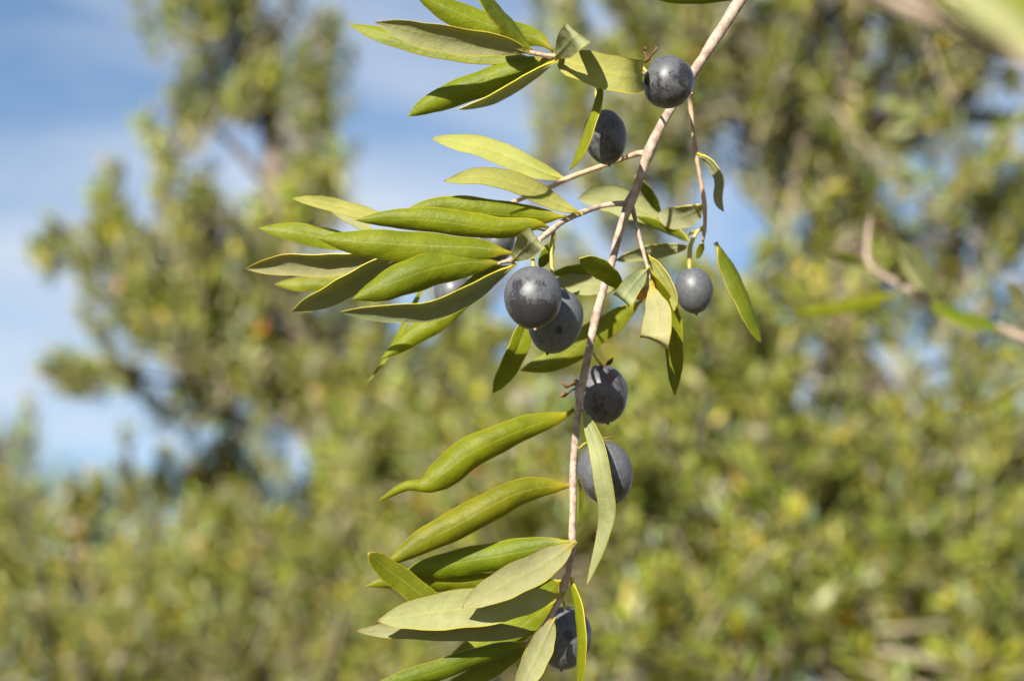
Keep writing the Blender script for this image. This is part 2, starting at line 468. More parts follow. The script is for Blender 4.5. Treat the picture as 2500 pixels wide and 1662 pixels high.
# ------------------------------------------------------------------ olive trees behind
# tree crowns in metres: centre, radii, shoots, lean x, lean y, spread
TREES = [
    ('olive_tree', 'broad olive tree with dense sunlit crown behind the fruiting branch', [(1.02, 5.205, 0.0, 0.16), (0.991, 5.099, 1.791, 0.13), (0.907, 4.872, 2.329, 0.1), (0.779, 4.711, 2.581, 0.075), (0.734, 4.687, 2.686, 0.055), (0.777, 4.706, 3.051, 0.04), (0.755, 4.717, 3.447, 0.03)], [(1.745, 5.354, 3.354, 0.37, 0.296, 0.529, 230, 0.3, 0.5, 0.5), (0.675, 4.639, 3.339, 0.305, 0.244, 0.278, 180, 0, 0.5, 0.5), (0.407, 4.66, 3.249, 0.213, 0.17, 0.241, 84, -0.2, 0.6, 0.5), (0.488, 4.589, 2.665, 0.293, 0.234, 0.142, 170, -0.2, 0.3, 0.5), (0.304, 4.916, 3.471, 0.216, 0.173, 0.226, 56, -0.3, 0.6, 0.5), (0.689, 4.371, 2.276, 0.349, 0.279, 0.216, 330, 0, 0.3, 0.5), (0.332, 4.375, 2.26, 0.349, 0.279, 0.233, 360, -0.2, 0.3, 0.5), (0.955, 4.384, 2.22, 0.249, 0.199, 0.291, 260, 0.2, 0.3, 0.5), (0.515, 4.222, 2.032, 0.476, 0.381, 0.159, 330, 0, 0.3, 0.5), (1.045, 4.726, 2.96, 0.176, 0.141, 0.185, 60, 0.2, 0.5, 0.5), (1.104, 4.734, 3.374, 0.217, 0.174, 0.227, 70, 0.2, 0.6, 0.5), (0.805, 4.731, 2.942, 0.139, 0.111, 0.204, 90, 0, 0.6, 0.5), (0.703, 4.706, 3.051, 0.111, 0.089, 0.139, 44, 0, 0.6, 0.5), (1.127, 4.976, 2.77, 0.193, 0.154, 0.154, 36, 0.2, 0.4, 0.5), (0.802, 4.621, 3.861, 0.661, 0.529, 0.283, 330, 0, 0.7, 0.5), (0.216, 5.011, 3.06, 0.128, 0.102, 0.118, 18, -0.3, 0.5, 0.5), (0.189, 4.876, 2.757, 0.208, 0.166, 0.142, 70, -0.3, 0.3, 0.5)], 1.0, 0, 11),
    ('olive_tree', 'tall olive tree with loose upright sprays against the open sky', [(-0.41, 6.454, 0.0, 0.15), (-0.41, 6.323, 1.825, 0.12), (-0.457, 6.165, 2.51, 0.085), (-0.538, 6.072, 2.909, 0.06), (-0.656, 5.993, 3.251, 0.045), (-0.714, 5.983, 3.741, 0.03), (-0.773, 5.889, 4.146, 0.02)], [(-0.855, 5.828, 3.97, 0.129, 0.103, 0.199, 34, -0.3, 0.9, 0.3), (-0.761, 5.864, 3.81, 0.152, 0.122, 0.176, 44, 0, 0.9, 0.3), (-0.62, 5.909, 3.616, 0.094, 0.075, 0.211, 40, 0.1, 0.9, 0.3), (-0.808, 5.893, 3.685, 0.105, 0.084, 0.105, 24, 0, 0.9, 0.3), (-0.972, 5.92, 3.57, 0.07, 0.056, 0.152, 17, -0.2, 0.9, 0.3), (-1.042, 5.959, 3.399, 0.129, 0.103, 0.152, 34, -0.2, 0.9, 0.3), (-0.878, 5.97, 3.354, 0.129, 0.103, 0.14, 34, 0, 0.9, 0.3), (-0.597, 5.964, 3.377, 0.105, 0.084, 0.152, 36, 0.1, 0.9, 0.3), (-0.96, 6.017, 3.148, 0.234, 0.187, 0.152, 100, -0.4, 0.7, 0.4), (-0.714, 6.022, 3.126, 0.234, 0.187, 0.199, 120, -0.2, 0.7, 0.4), (-1.276, 5.993, 3.251, 0.07, 0.056, 0.053, 12, -0.6, 0.7, 0.3), (-1.182, 5.991, 3.263, 0.059, 0.047, 0.047, 6, -0.6, 0.7, 0.3), (-1.159, 6.059, 2.966, 0.152, 0.122, 0.059, 14, -0.7, 0.5, 0.3), (-1.264, 6.075, 2.898, 0.047, 0.037, 0.035, 5, -0.7, 0.5, 0.3), (-1.089, 6.075, 2.898, 0.07, 0.056, 0.047, 8, -0.5, 0.5, 0.3), (-0.574, 6.075, 2.898, 0.234, 0.187, 0.176, 110, -0.3, 0.6, 0.4), (-0.808, 6.08, 2.875, 0.152, 0.122, 0.105, 20, -0.4, 0.6, 0.4), (-0.351, 6.041, 3.046, 0.211, 0.169, 0.176, 48, 0.2, 0.7, 0.4), (-0.199, 6.075, 2.898, 0.234, 0.187, 0.152, 80, 0.2, 0.6, 0.4), (-0.082, 6.022, 3.126, 0.14, 0.112, 0.152, 16, 0.3, 0.7, 0.4), (0.097, 6.092, 3.715, 0.109, 0.087, 0.193, 18, 0.2, 0.8, 0.4), (-0.085, 6.184, 3.315, 0.097, 0.077, 0.072, 5, 0.2, 0.8, 0.4), (-0.55, 5.846, 3.89, 0.035, 0.028, 0.07, 4, 0.1, 0.9, 0.3), (-0.808, 5.756, 4.278, 0.293, 0.234, 0.258, 120, 0, 0.9, 0.4), (0.034, 5.91, 2.725, 0.261, 0.208, 0.159, 110, 0.2, 0.5, 0.4), (-0.434, 5.836, 2.598, 0.145, 0.116, 0.167, 90, 0, 0.6, 0.4)], 1.05, 0.1, 23),
    ('olive_tree', 'low bushy olive tree with rounded pale green crown below the open sky', [(-1.22, 7.05, 0.0, 0.12), (-1.181, 6.934, 1.842, 0.09), (-1.143, 6.862, 2.155, 0.06), (-1.117, 6.776, 2.53, 0.03)], [(-1.408, 6.586, 2.462, 0.324, 0.259, 0.187, 190, -0.3, 0.7, 0.5), (-0.945, 6.486, 2.45, 0.368, 0.295, 0.209, 240, -0.2, 0.7, 0.5), (-0.483, 6.378, 2.473, 0.314, 0.251, 0.217, 190, 0, 0.7, 0.5), (-1.112, 6.248, 2.15, 0.538, 0.431, 0.211, 330, -0.2, 0.6, 0.5), (-0.495, 6.144, 2.154, 0.484, 0.387, 0.207, 300, 0.1, 0.6, 0.5), (-2.054, 6.806, 2.399, 0.449, 0.359, 0.385, 200, -0.4, 0.6, 0.5), (-0.822, 6.635, 2.696, 0.152, 0.121, 0.076, 22, 0, 0.8, 0.5), (-0.461, 6.527, 2.717, 0.187, 0.15, 0.112, 44, 0, 0.8, 0.5), (-1.181, 6.744, 2.668, 0.282, 0.226, 0.051, 30, 0, 0.8, 0.5), (-1.528, 6.745, 2.662, 0.154, 0.123, 0.051, 16, 0, 0.8, 0.5)], 1.0, 0.25, 37),
    ('olive_tree', 'leafy olive tree filling the gap under the hanging branch', [(0.0, 5.83, 0.0, 0.12), (0.011, 5.735, 1.705, 0.09), (0.032, 5.639, 2.118, 0.06), (0.054, 5.655, 2.493, 0.03)], [(0.0, 5.469, 2.413, 0.291, 0.233, 0.187, 210, 0, 0.5, 0.5), (-0.05, 5.328, 2.131, 0.36, 0.288, 0.18, 280, 0, 0.5, 0.5), (0.18, 5.525, 2.612, 0.233, 0.186, 0.169, 130, 0.1, 0.5, 0.5), (-0.278, 5.836, 2.598, 0.201, 0.16, 0.134, 80, 0, 0.6, 0.5)], 1.0, 0.1, 41),
    ('olive_tree', 'distant grey-green olive tree low against the horizon sky', [(-6.344, 23.965, 0.0, 0.22), (-6.298, 23.863, 4.978, 0.18), (-6.208, 23.741, 5.508, 0.1)], [(-5.936, 23.7, 5.685, 0.589, 0.471, 0.272, 260, 0, 0.6, 0.5), (-6.933, 23.679, 5.773, 0.725, 0.58, 0.408, 300, 0, 0.6, 0.5), (-6.389, 23.792, 5.287, 1.042, 0.834, 0.272, 260, 0, 0.6, 0.5)], 1.6, -0.3, 53),
]


SUNV = np.array(SUN_DIR)


def build_tree(name, label, trunk, clusters, leaf_scale, hue, seed):
    g = np.random.default_rng(seed)
    tk = np.array(trunk, dtype=float)
    base = tk[0, :3].copy()
    base[2] = 0
    root = empty(name, base)
    tag(root, label, "tree", "olive trees of the grove")
    tk[:, :3] -= base
    tk[0, 2] = -.12
    path = spline(tk, 40)
    path[:, :3] += .012 * g.standard_normal((40, 3))
    link(bpy.data.objects.new("trunk", tube_mesh("trunk", path, BARK['trunk'], 12, .05, seed)), root)
    co, fa, mi, tone = [], [], [], []
    tw_c, tw_f = [], []
    off = tw_off = 0
    hubs = []

    def prism(a, b, ra, rb):
        nonlocal tw_off
        d = b - a
        d = d / (np.linalg.norm(d, axis=1)[:, None] + 1e-9)
        r = np.cross(d, np.array([.3, .8, .5]))
        r /= np.linalg.norm(r, axis=1)[:, None] + 1e-9
        s = np.cross(d, r)
        n = len(a)
        vs = []
        for q, rad in ((a, ra), (b, rb)):
            for k in range(3):
                an = k * 2.0944
                vs.append(q + rad * (math.cos(an) * r + math.sin(an) * s))
        vs = np.stack(vs, 1).reshape(-1, 3)
        idx = np.arange(n)[:, None] * 6 + tw_off
        for k in range(3):
            tw_f.append(np.concatenate([idx + k, idx + (k + 1) % 3, idx + 3 + (k + 1) % 3, idx + 3 + k], 1))
        tw_c.append(vs)
        tw_off += n * 6

    for cl in clusters:
        c = np.array(cl[:3]) - base
        rad = np.array(cl[3:6])
        n, lx, lz, spread = max(2, int(cl[6] * .42)), cl[7], cl[8], cl[9]
        # limb from the trunk to the middle of the cluster
        cand = np.vstack([path] + hubs)
        dist = np.linalg.norm(cand[:, :3] - c, axis=1) + np.maximum(0, cand[:, 2] - c[2] + .10) * 2
        a = cand[int(np.argmin(dist))]
        hubs.append(np.array([tuple(c) + (.012,)]))
        big = min(1.0, n / 120)
        r0 = min(a[3] * .7, .012 + .02 * big) * leaf_scale
        mid = (a[:3] + c) / 2 + np.array([0, 0, .06]) + .05 * g.standard_normal(3)
        lp = spline([tuple(a[:3]) + (r0,), tuple(mid) + (r0 * .75,), tuple(c) + (r0 * .4,)], 14)
        link(bpy.data.objects.new("limb", tube_mesh("limb", lp, BARK['limb'], 7, .05, seed + n)), root)
        # leafy shoots
        v = g.standard_normal((n, 3))
        v /= np.linalg.norm(v, axis=1)[:, None]
        nc = max(2, n // 7)                                       # shoots stand in tufts with gaps between
        hub = g.standard_normal((nc, 3))
        hub = c + hub / np.linalg.norm(hub, axis=1)[:, None] * rad * (g.random((nc, 1)) ** .4)
        p0 = hub[g.integers(0, nc, n)] +   .33 * rad * g.standard_normal((n, 3))
        d = np.array([lx, -.1, lz + .25]) + .55 * spread * g.standard_normal((n, 3)) + .28 * v
        d /= np.linalg.norm(d, axis=1)[:, None]
        ln = g.uniform(.55, 1.15, n) * min(.42, max(.13, 1.5 * rad[2])) * leaf_scale
        p0 = p0 - d * ln[:, None] * .4
        p1 = p0 + d * ln[:, None]
        prism(c + (p0 - c) * .25, p0, .005 * leaf_scale, .0038 * leaf_scale)
        prism(p0, p1, .0038 * leaf_scale, .0014 * leaf_scale)
        pairs = 13
        r = np.cross(d, g.standard_normal((n, 3)))
        r /= np.linalg.norm(r, axis=1)[:, None] + 1e-9
        s = np.cross(d, r)
        shoot_tone = g.normal(1, .16, n)
        for k in range(pairs):
            f = (k + .6) / pairs
            for side in (0, 1):
                an = (k % 2) * 1.5708 + side * math.pi + g.normal(0, .35, n)
                radial = np.cos(an)[:, None] * r + np.sin(an)[:, None] * s
                lift = .9 + 1.0 * f
                L = radial + d * (lift + g.normal(0, .25, (n, 1)))
                L[:, 2] -= .15
                L /= np.linalg.norm(L, axis=1)[:, None]
                Wd = np.cross(L, .4 * d + .8 * SUNV + .5 * g.standard_normal((n, 3)))
                Wd /= np.linalg.norm(Wd, axis=1)[:, None] + 1e-9
                Nn = np.cross(Wd, L)
                flip = np.sign((Nn * (.5 * d + .6 * SUNV)).sum(1) + .55 * g.standard_normal(n))[:, None]
                Nn = Nn * flip                                   # the upper face mostly looks towards the light
                Wd = Wd * flip
                le = (g.uniform(.048, .076, n) * leaf_scale)[:, None]
                wi = le * g.uniform(.12, .16, (n, 1))
                b = p0 + d * (ln * f)[:, None]
                tip = b + L * le - Nn * le * .10
                m = b + L * le * .52
                vs = np.stack([b, m + Wd * wi - Nn * wi * .3, tip, m - Wd * wi - Nn * wi * .3, m + Nn * .0004, m - Nn * .0009], 1).reshape(-1, 3)
                i0 = np.arange(n)[:, None] * 6 + off
                tris = []
                for (q0, q1) in ((0, 1), (1, 2), (2, 3), (3, 0)):
                    tris.append(np.concatenate([i0 + q1, i0 + q0, i0 + 4], 1))
                for (q0, q1) in ((0, 1), (1, 2), (2, 3), (3, 0)):
                    tris.append(np.concatenate([i0 + q0, i0 + q1, i0 + 5], 1))
                fa.append(np.stack(tris, 1).reshape(-1, 3))
                mi.append(np.tile(np.array([0, 0, 0, 0, 1, 1, 1, 1]), n))
                co.append(vs)
                off += n * 6
                tn = shoot_tone * g.normal(1, .18, n)
                rgb = np.stack([tn * (1 + .10 * g.standard_normal(n) + .1 * hue), tn, tn * (1 + .5 * hue + .3 * g.standard_normal(n))], 1)
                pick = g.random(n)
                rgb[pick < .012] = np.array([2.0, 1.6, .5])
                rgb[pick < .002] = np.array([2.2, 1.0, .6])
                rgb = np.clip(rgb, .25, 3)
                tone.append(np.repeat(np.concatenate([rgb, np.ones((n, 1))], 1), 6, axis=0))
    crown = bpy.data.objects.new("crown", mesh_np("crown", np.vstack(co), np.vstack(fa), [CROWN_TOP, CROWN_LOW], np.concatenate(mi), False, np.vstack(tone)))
    tag(link(crown, root), kind="stuff")
    tw = bpy.data.objects.new("twigs", mesh_np("twigs", np.vstack(tw_c), np.vstack(tw_f), [BARK['shoot']]))
    tag(link(tw, root), kind="stuff")


for spec in TREES:
    build_tree(*spec)

# ------------------------------------------------------------------ the fruiting branch
ORIGIN = np.array((0.0, 0.555391, 1.778222))
# all lengths in millimetres from the branch origin (x right, y away, z up)
LEAVES = [
    ('T1', [(10.4, -45.4, 63.3), (6.2, -46.1, 66.5), (-1.3, -47.5, 68.0), (-8.8, -49.0, 70.1), (-16.3, -50.7, 72.8), (-25.0, -52.7, 77.0)], 3.66, 'U', (6, 6), 0.9, 0.0, 'g', {}),
    ('T2', [(4.7, -50.1, 61.5), (1.0, -53.0, 64.9), (-2.6, -56.7, 67.8), (-6.1, -60.5, 70.9), (-9.6, -64.3, 73.9)], 3.2, 'U', (50, 50), 0.3, 0.0, 'd', {}),
    ('T3', [(4.8, -50.0, 61.2), (-2.9, -54.3, 61.8), (-13.0, -57.4, 62.0), (-23.0, -59.7, 62.9), (-33.1, -61.2, 64.9)], 3.6, 'L', (-30, -30), 0.75, 0.0, 'g', {'spread': 1}),
    ('T4', [(6.9, -45.9, 60.9), (-2.9, -43.2, 62.7), (-16.0, -41.8, 65.4), (-30.5, -40.6, 69.1), (-41.6, -39.4, 72.9)], 2.77, 'U', (22, 22), 0.3, 0.0, 'p', {}),
    ('T5', [(10.8, -47.8, 60.2), (2.3, -45.4, 59.0), (-8.1, -43.7, 55.7), (-18.5, -42.7, 51.5), (-26.0, -43.7, 46.9)], 3.87, 'U', (0, 0), 1.15, 0.0, 'g', {}),
    ('T6', [(11.0, -49.7, 59.5), (2.2, -51.3, 53.1), (-5.4, -53.2, 48.0), (-13.2, -54.5, 44.9)], 1.7, 'L', (-52, -52), 0.3, 0.0, 'g', {}),
    ('T7', [(10.9, -47.0, 61.3), (12.8, -55.0, 60.6), (14.5, -61.2, 60.4), (15.4, -63.3, 60.8), (15.9, -55.7, 63.5), (15.8, -42.3, 67.6)], 3.41, 'L', (0, 0), 0.3, 0.0, 's', {'rmf': 1}),
    ('T8', [(10.8, -41.2, 63.1), (14.3, -45.7, 60.2), (20.7, -49.1, 57.2), (27.0, -49.7, 55.4), (30.2, -47.8, 55.9), (32.1, -43.1, 57.7), (32.5, -37.4, 59.9)], 4.07, 'L', (6, 6), 0.35, 0.0, 'y', {'blunt': 1, 'rmf': 1}),
    ('M1', [(15.3, 11.6, 47.5), (8.7, 13.0, 50.3), (0.7, 14.2, 54.2), (-8.7, 15.3, 58.3), (-22.4, 16.7, 61.2)], 2.93, 'L', (-12, 20), 0.3, 0.0, 'y', {}),
    ('C1', [(22.6, -38.2, 58.6), (21.6, -38.8, 52.6), (19.3, -39.2, 45.3), (17.2, -37.9, 39.7), (14.4, -34.9, 35.7)], 1.64, 'U', (48, 48), 0.3, 0.0, 'y', {}),
    ('K1', [(18.1, -17.1, 29.4), (10.6, -19.7, 31.9), (3.1, -23.4, 34.8), (-6.8, -25.9, 36.7), (-17.4, -26.6, 35.4)], 2.73, 'L', (18, 18), 0.55, 0.0, 'y', {}),
    ('K2', [(14.1, -18.8, 28.3), (5.6, -19.8, 28.1), (-4.3, -20.9, 28.5), (-16.8, -21.2, 29.7), (-27.8, -20.1, 29.5)], 3.78, 'U', (-14, -14), 1.1, 0.0, 'y', {}),
    ('K3', [(9.3, -21.0, 24.4), (7.8, -23.2, 24.8), (4.3, -24.1, 24.4), (-3.1, -24.9, 23.2), (-11.7, -26.1, 24.0), (-24.0, -26.4, 25.3), (-39.9, -24.4, 25.7)], 3.65, 'U', (-14, -14), 1.1, 0.0, 'y', {}),
    ('K4', [(0.5, -32.2, 14.8), (-8.4, -34.4, 15.6), (-19.2, -36.5, 15.6), (-32.8, -37.6, 16.0), (-48.4, -37.9, 17.3)], 4.27, 'U', (12, 12), 0.95, 0.0, 'g', {}),
    ('K5', [(-2.9, -31.6, 12.4), (-11.1, -34.6, 11.9), (-19.2, -37.1, 9.7), (-27.2, -38.5, 6.5), (-39.3, -37.4, 1.8)], 4.87, 'U', (2, 2), 1.1, 0.0, 'g', {}),
    ('K6', [(0.8, -33.5, 11.8), (-5.6, -36.5, 6.8), (-13.6, -39.3, 1.3), (-21.6, -40.6, -1.9), (-29.6, -41.6, -2.3), (-42.0, -40.5, -2.2)], 3.22, 'L', (-46, -46), 0.5, 0.0, 'd', {}),
    ('K8', [(0.6, -27.7, 13.2), (-5.7, -27.2, 10.9), (-11.2, -30.0, 5.4), (-19.3, -31.3, -2.2), (-26.1, -30.2, -6.8), (-32.8, -28.2, -11.4)], 3.07, 'U', (6, 6), 0.95, 0.0, 'g', {}),
    ('K9', [(-20.9, 26.6, 27.0), (-24.3, 27.7, 22.2), (-26.7, 28.7, 18.1), (-30.6, 30.4, 10.4), (-35.2, 32.3, 2.4), (-40.1, 33.8, -4.2)], 1.02, 'U', (50, 50), 0.3, 0.0, 'p', {}),
    ('K10', [(-28.8, -8.7, 28.7), (-36.2, -5.4, 32.2), (-43.6, -3.9, 34.8), (-51.0, -2.4, 37.1), (-58.6, -0.7, 38.6)], 1.84, 'L', (10, 10), 0.4, 0.0, 'y', {}),
    ('K11', [(-38.1, 24.4, 36.4), (-44.4, 23.6, 39.9), (-49.5, 22.8, 43.3), (-53.6, 22.1, 46.4)], 1.82, 'L', (20, 20), 0.4, 0.0, 'g', {}),
    ('K12', [(-36.5, 0.1, 26.2), (-44.0, 3.8, 28.0), (-51.6, 6.4, 30.0), (-60.3, 8.9, 32.4), (-68.6, 10.7, 33.7)], 2.75, 'U', (12, 12), 0.5, 0.0, 'p', {}),
    ('K13', [(-28.4, -13.7, 19.4), (-38.1, -10.6, 19.3), (-47.8, -7.6, 19.4), (-60.1, -4.6, 19.9), (-70.3, -2.3, 18.8)], 3.75, 'L', (-38, -38), 0.75, 0.0, 'g', {'spread': 1}),
    ('K14', [(-38.5, 33.2, 25.3), (-46.3, 35.2, 25.3), (-56.8, 37.3, 25.1), (-67.3, 39.3, 25.4)], 2.31, 'U', (10, 10), 0.5, 0.0, 'p', {}),
    ('K15', [(-25.8, -18.7, 18.8), (-35.4, -13.9, 15.7), (-42.7, -11.1, 12.5), (-50.0, -8.3, 9.3), (-57.4, -5.6, 6.5)], 3.92, 'L', (-46, -46), 0.45, 0.0, 'd', {}),
    ('K7', [(0.1, -31.7, 12.9), (2.5, -39.1, 13.6), (4.4, -45.3, 13.9), (5.5, -47.5, 14.4), (5.8, -39.7, 16.4), (5.4, -27.0, 19.0)], 3.14, 'L', (0, 0), 0.3, 0.0, 's', {'rmf': 1}),
    ('K16', [(11.2, 1.8, 27.9), (9.8, 3.3, 25.6), (8.6, 4.8, 23.6), (7.4, 6.4, 21.3)], 1.53, 'U', (10, 10), 0.3, 0.0, 'd', {}),
    ('B1', [(43.7, 35.6, 41.4), (38.9, 36.7, 45.4), (30.2, 39.8, 50.0), (25.3, 41.4, 51.7), (18.9, 43.4, 51.9)], 3.86, 'L', (-8, -8), 0.6, 0.0, 'g', {}),
    ('B2', [(34.2, 19.1, 50.7), (36.6, 23.5, 49.3), (39.1, 28.1, 47.1), (41.9, 32.9, 44.1)], 1.49, 'U', (30, 30), 0.4, 0.0, 'd', {}),
    ('B3', [(53.0, 20.8, 43.4), (50.3, 23.2, 42.0), (46.9, 26.3, 41.5), (44.0, 27.3, 41.6), (40.9, 29.0, 43.2)], 3.19, 'L', (-20, -20), 0.5, 0.0, 's', {}),
    ('B4', [(50.0, 27.0, 34.3), (46.9, 28.4, 36.8), (42.1, 29.9, 39.5), (34.8, 31.1, 43.0)], 1.6, 'U', (-35, -35), 0.5, 0.0, 'd', {}),
    ('B5', [(49.1, 19.5, 31.0), (43.9, 21.6, 30.9), (36.6, 23.8, 30.4), (28.6, 26.2, 28.8)], 1.92, 'L', (-22, -22), 0.6, 0.0, 'g', {}),
    ('B6', [(29.0, 18.3, 18.6), (23.2, 20.0, 20.1), (17.1, 21.9, 20.9), (10.3, 23.9, 20.8)], 3.15, 'L', (14, 14), 0.4, 0.0, 'g', {}),
    ('B7', [(26.1, 14.9, 24.2), (20.1, 19.0, 24.3), (15.5, 22.1, 24.4), (10.6, 25.1, 24.5)], 1.69, 'U', (-35, -35), 0.4, 0.0, 'd', {}),
    ('S1', [(28.6, -14.7, 10.1), (25.9, -19.0, 11.2), (21.7, -25.5, 12.8), (16.9, -31.9, 13.7)], 2.6, 'U', (-28, -28), 0.4, 0.0, 'd', {}),
    ('S2', [(35.3, -10.0, 16.8), (32.5, -15.3, 12.8), (29.9, -20.5, 8.7), (28.2, -21.9, 6.1), (28.3, -15.1, 7.4), (29.4, -2.6, 11.1)], 2.53, 'L', (0, 0), 0.35, 0.0, 's', {'rmf': 1}),
    ('S3', [(35.5, -9.1, 12.8), (34.3, -11.6, 10.2), (32.7, -14.4, 8.8), (31.5, -16.7, 9.9)], 1.37, 'U', (20, 20), 0.4, 0.0, 'o', {}),
    ('S3b', [(35.8, -9.5, 14.6), (36.3, -8.9, 11.9), (35.7, -10.0, 7.8), (35.2, -10.6, 5.8)], 0.96, 'U', (20, 20), 0.4, 0.0, 'o', {}),
    ('S4', [(35.9, -10.2, 13.2), (36.7, -14.1, 7.7), (37.1, -20.0, 2.1), (36.3, -24.9, -3.5), (35.7, -25.4, -5.5), (36.3, -14.7, -3.2), (37.4, -4.2, 0.2)], 3.56, 'L', (0, 0), 0.4, 0.0, 'g', {'rmf': 1}),
    ('S5', [(35.5, -8.3, 18.0), (38.2, -4.0, 13.0), (41.4, 0.4, 7.4), (42.6, 3.0, 0.3), (43.1, 7.2, -13.4)], 2.59, 'U', (40, 10), 0.5, 0.0, 'g', {}),
    ('S6', [(35.7, -3.1, 22.4), (38.6, -3.2, 18.4), (41.2, -3.3, 14.1), (42.6, -3.4, 10.4), (42.5, -3.7, 7.0)], 1.83, 'L', (40, 50), 0.4, 0.0, 'y', {}),
    ('R1', [(49.7, 0.4, 51.6), (52.6, 0.8, 49.7), (55.3, 1.7, 46.1), (55.8, 2.3, 43.2), (55.5, 3.2, 39.4), (56.6, 2.0, 35.7)], 1.65, 'L', (60, 35), 0.4, 0.0, 's', {}),
    ('R4', [(55.0, 9.6, 29.4), (57.3, 10.7, 24.9), (60.6, 11.2, 18.2), (64.1, 12.0, 10.2), (67.1, 13.8, 2.4)], 2.98, 'U', (-40, -35), 0.6, 0.0, 'd', {}),
    ('R5', [(52.3, 17.3, 31.6), (51.8, 19.7, 30.3), (51.0, 22.2, 28.2)], 0.9, 'U', (20, 20), 0.3, 0.0, 'p', {}),
    ('L1', [(35.4, 13.1, 14.4), (29.2, 18.0, 10.7), (21.6, 23.1, 6.7), (13.4, 27.3, 1.6), (2.2, 31.1, -1.4)], 3.36, 'U', (12, 12), 0.35, 0.0, 'p', {}),
    ('L2', [(5.0, 4.0, 9.5), (3.6, 6.0, 5.2), (1.3, 8.3, -0.6), (-1.7, 10.6, -6.1), (-5.2, 12.9, -11.5)], 2.62, 'U', (-10, -16), 0.2, 0.35, 'g', {}),
    ('F1', [(18.6, 0.2, -18.8), (19.9, -7.8, -24.2), (21.4, -12.7, -29.5), (22.6, -14.5, -35.2), (23.5, -13.3, -40.3), (24.4, -9.7, -46.9), (23.1, -5.0, -53.8), (19.2, 0.5, -64.3)], 2.51, 'L', (30, 52), 0.5, 0.0, 'g', {}),
    ('P1', [(16.2, 4.1, -17.7), (13.7, 3.4, -19.4), (6.8, 1.0, -22.0), (-1.4, -1.2, -25.8), (-10.8, -2.2, -30.5), (-18.0, -3.0, -35.9), (-22.4, -2.3, -38.8), (-27.5, -2.3, -39.0), (-34.7, 0.6, -42.5)], 4.78, 'U', (0, 0), 1.15, 0.0, 'y', {'kink': 1}),
    ('P2', [(15.9, 6.5, -37.0), (13.9, 5.7, -37.8), (6.8, 3.8, -38.5), (-1.4, 1.4, -41.5), (-12.1, 0.7, -47.5), (-22.9, 1.0, -53.3), (-33.1, 2.3, -59.0)], 4.57, 'U', (-2, -2), 1.15, 0.0, 'g', {}),
    ('P3', [(16.2, 6.9, -51.9), (13.7, 7.0, -52.4), (4.8, 8.4, -54.1), (-4.7, 9.8, -55.7), (-14.2, 10.1, -57.2), (-29.5, 10.8, -60.0)], 4.06, 'U', (2, 2), 1.0, 0.0, 'g', {}),
    ('P4', [(3.3, 16.2, -61.1), (-7.9, 15.3, -61.6), (-20.7, 14.3, -62.0), (-30.3, 14.3, -61.8), (-38.4, 14.5, -62.8)], 2.8, 'U', (-8, -8), 0.8, 0.0, 'y', {}),
    ('P5', [(-14.2, 10.8, -73.5), (-21.9, 6.3, -67.3), (-28.1, 3.2, -62.7), (-32.7, 0.4, -59.5), (-36.7, -3.4, -56.4)], 2.96, 'U', (14, 14), 0.25, 0.0, 'p', {'blunt': 1}),
    ('Q1', [(16.6, 4.9, -52.5), (7.9, 1.3, -58.8), (-1.5, -1.6, -64.0), (-12.8, -2.3, -70.3)], 3.99, 'L', (12, 12), 0.45, 0.0, 'g', {}),
    ('Q2', [(13.4, 10.0, -65.6), (4.8, 7.3, -67.1), (-7.8, 3.7, -69.3), (-20.2, 2.0, -70.9), (-34.6, 1.5, -73.2)], 4.75, 'L', (14, 14), 0.3, 0.0, 'g', {}),
    ('Q3', [(7.4, 16.2, -74.7), (-1.5, 13.2, -75.0), (-11.0, 11.1, -74.8), (-26.7, 9.0, -74.7), (-40.6, 8.1, -75.2)], 2.66, 'L', (10, 10), 0.3, 0.0, 'g', {}),
    ('Q4', [(4.9, 17.8, -76.9), (-4.7, 15.4, -80.0), (-17.3, 13.3, -84.4), (-29.8, 12.1, -88.1), (-39.2, 11.7, -90.9)], 2.88, 'U', (-10, -10), 0.9, 0.0, 'd', {}),
    ('Q5', [(12.0, 21.3, -65.7), (1.7, 26.0, -72.6), (-8.1, 29.1, -77.2), (-19.2, 31.5, -83.1)], 3.61, 'U', (12, 12), 0.4, 0.0, 'g', {}),
    ('Q6', [(4.9, 21.0, -77.6), (-4.8, 24.3, -83.1), (-12.8, 26.2, -86.8), (-20.3, 28.0, -90.1)], 2.39, 'U', (16, 16), 0.4, 0.0, 'g', {}),
    ('Q7', [(11.0, 12.4, -71.4), (8.6, 9.5, -76.7), (6.0, 6.7, -82.3), (2.9, 5.1, -88.6), (0.7, 4.9, -92.3)], 3.17, 'L', (-14, -14), 0.35, 0.0, 'g', {}),
    ('Q8', [(15.5, 11.0, -60.9), (16.0, 9.6, -63.9), (17.1, 7.8, -69.3), (17.8, 7.4, -76.4), (17.7, 9.0, -83.3), (17.1, 11.6, -90.1)], 1.81, 'U', (52, 52), 0.3, 0.0, 'y', {}),
    ('Q9', [(12.8, 18.2, -60.9), (9.4, 20.7, -63.2), (4.3, 23.5, -66.1)], 2.61, 'U', (14, 14), 0.3, 0.0, 'p', {}),
    ('F2', [(17.5, 9.2, -35.3), (18.0, 12.6, -36.7), (18.2, 16.4, -39.7), (18.1, 20.0, -42.2), (17.9, 23.9, -45.6)], 0.87, 'U', (60, 60), 0.3, 0.0, 'y', {}),
    ('V1', [(67.5, -17.7, 90.1), (59.5, -15.7, 90.1), (47.3, -12.7, 90.4), (37.7, -11.0, 92.0), (33.9, -10.4, 93.7)], 2.18, 'U', (-50, -50), 0.5, 0.0, 'd', {}),
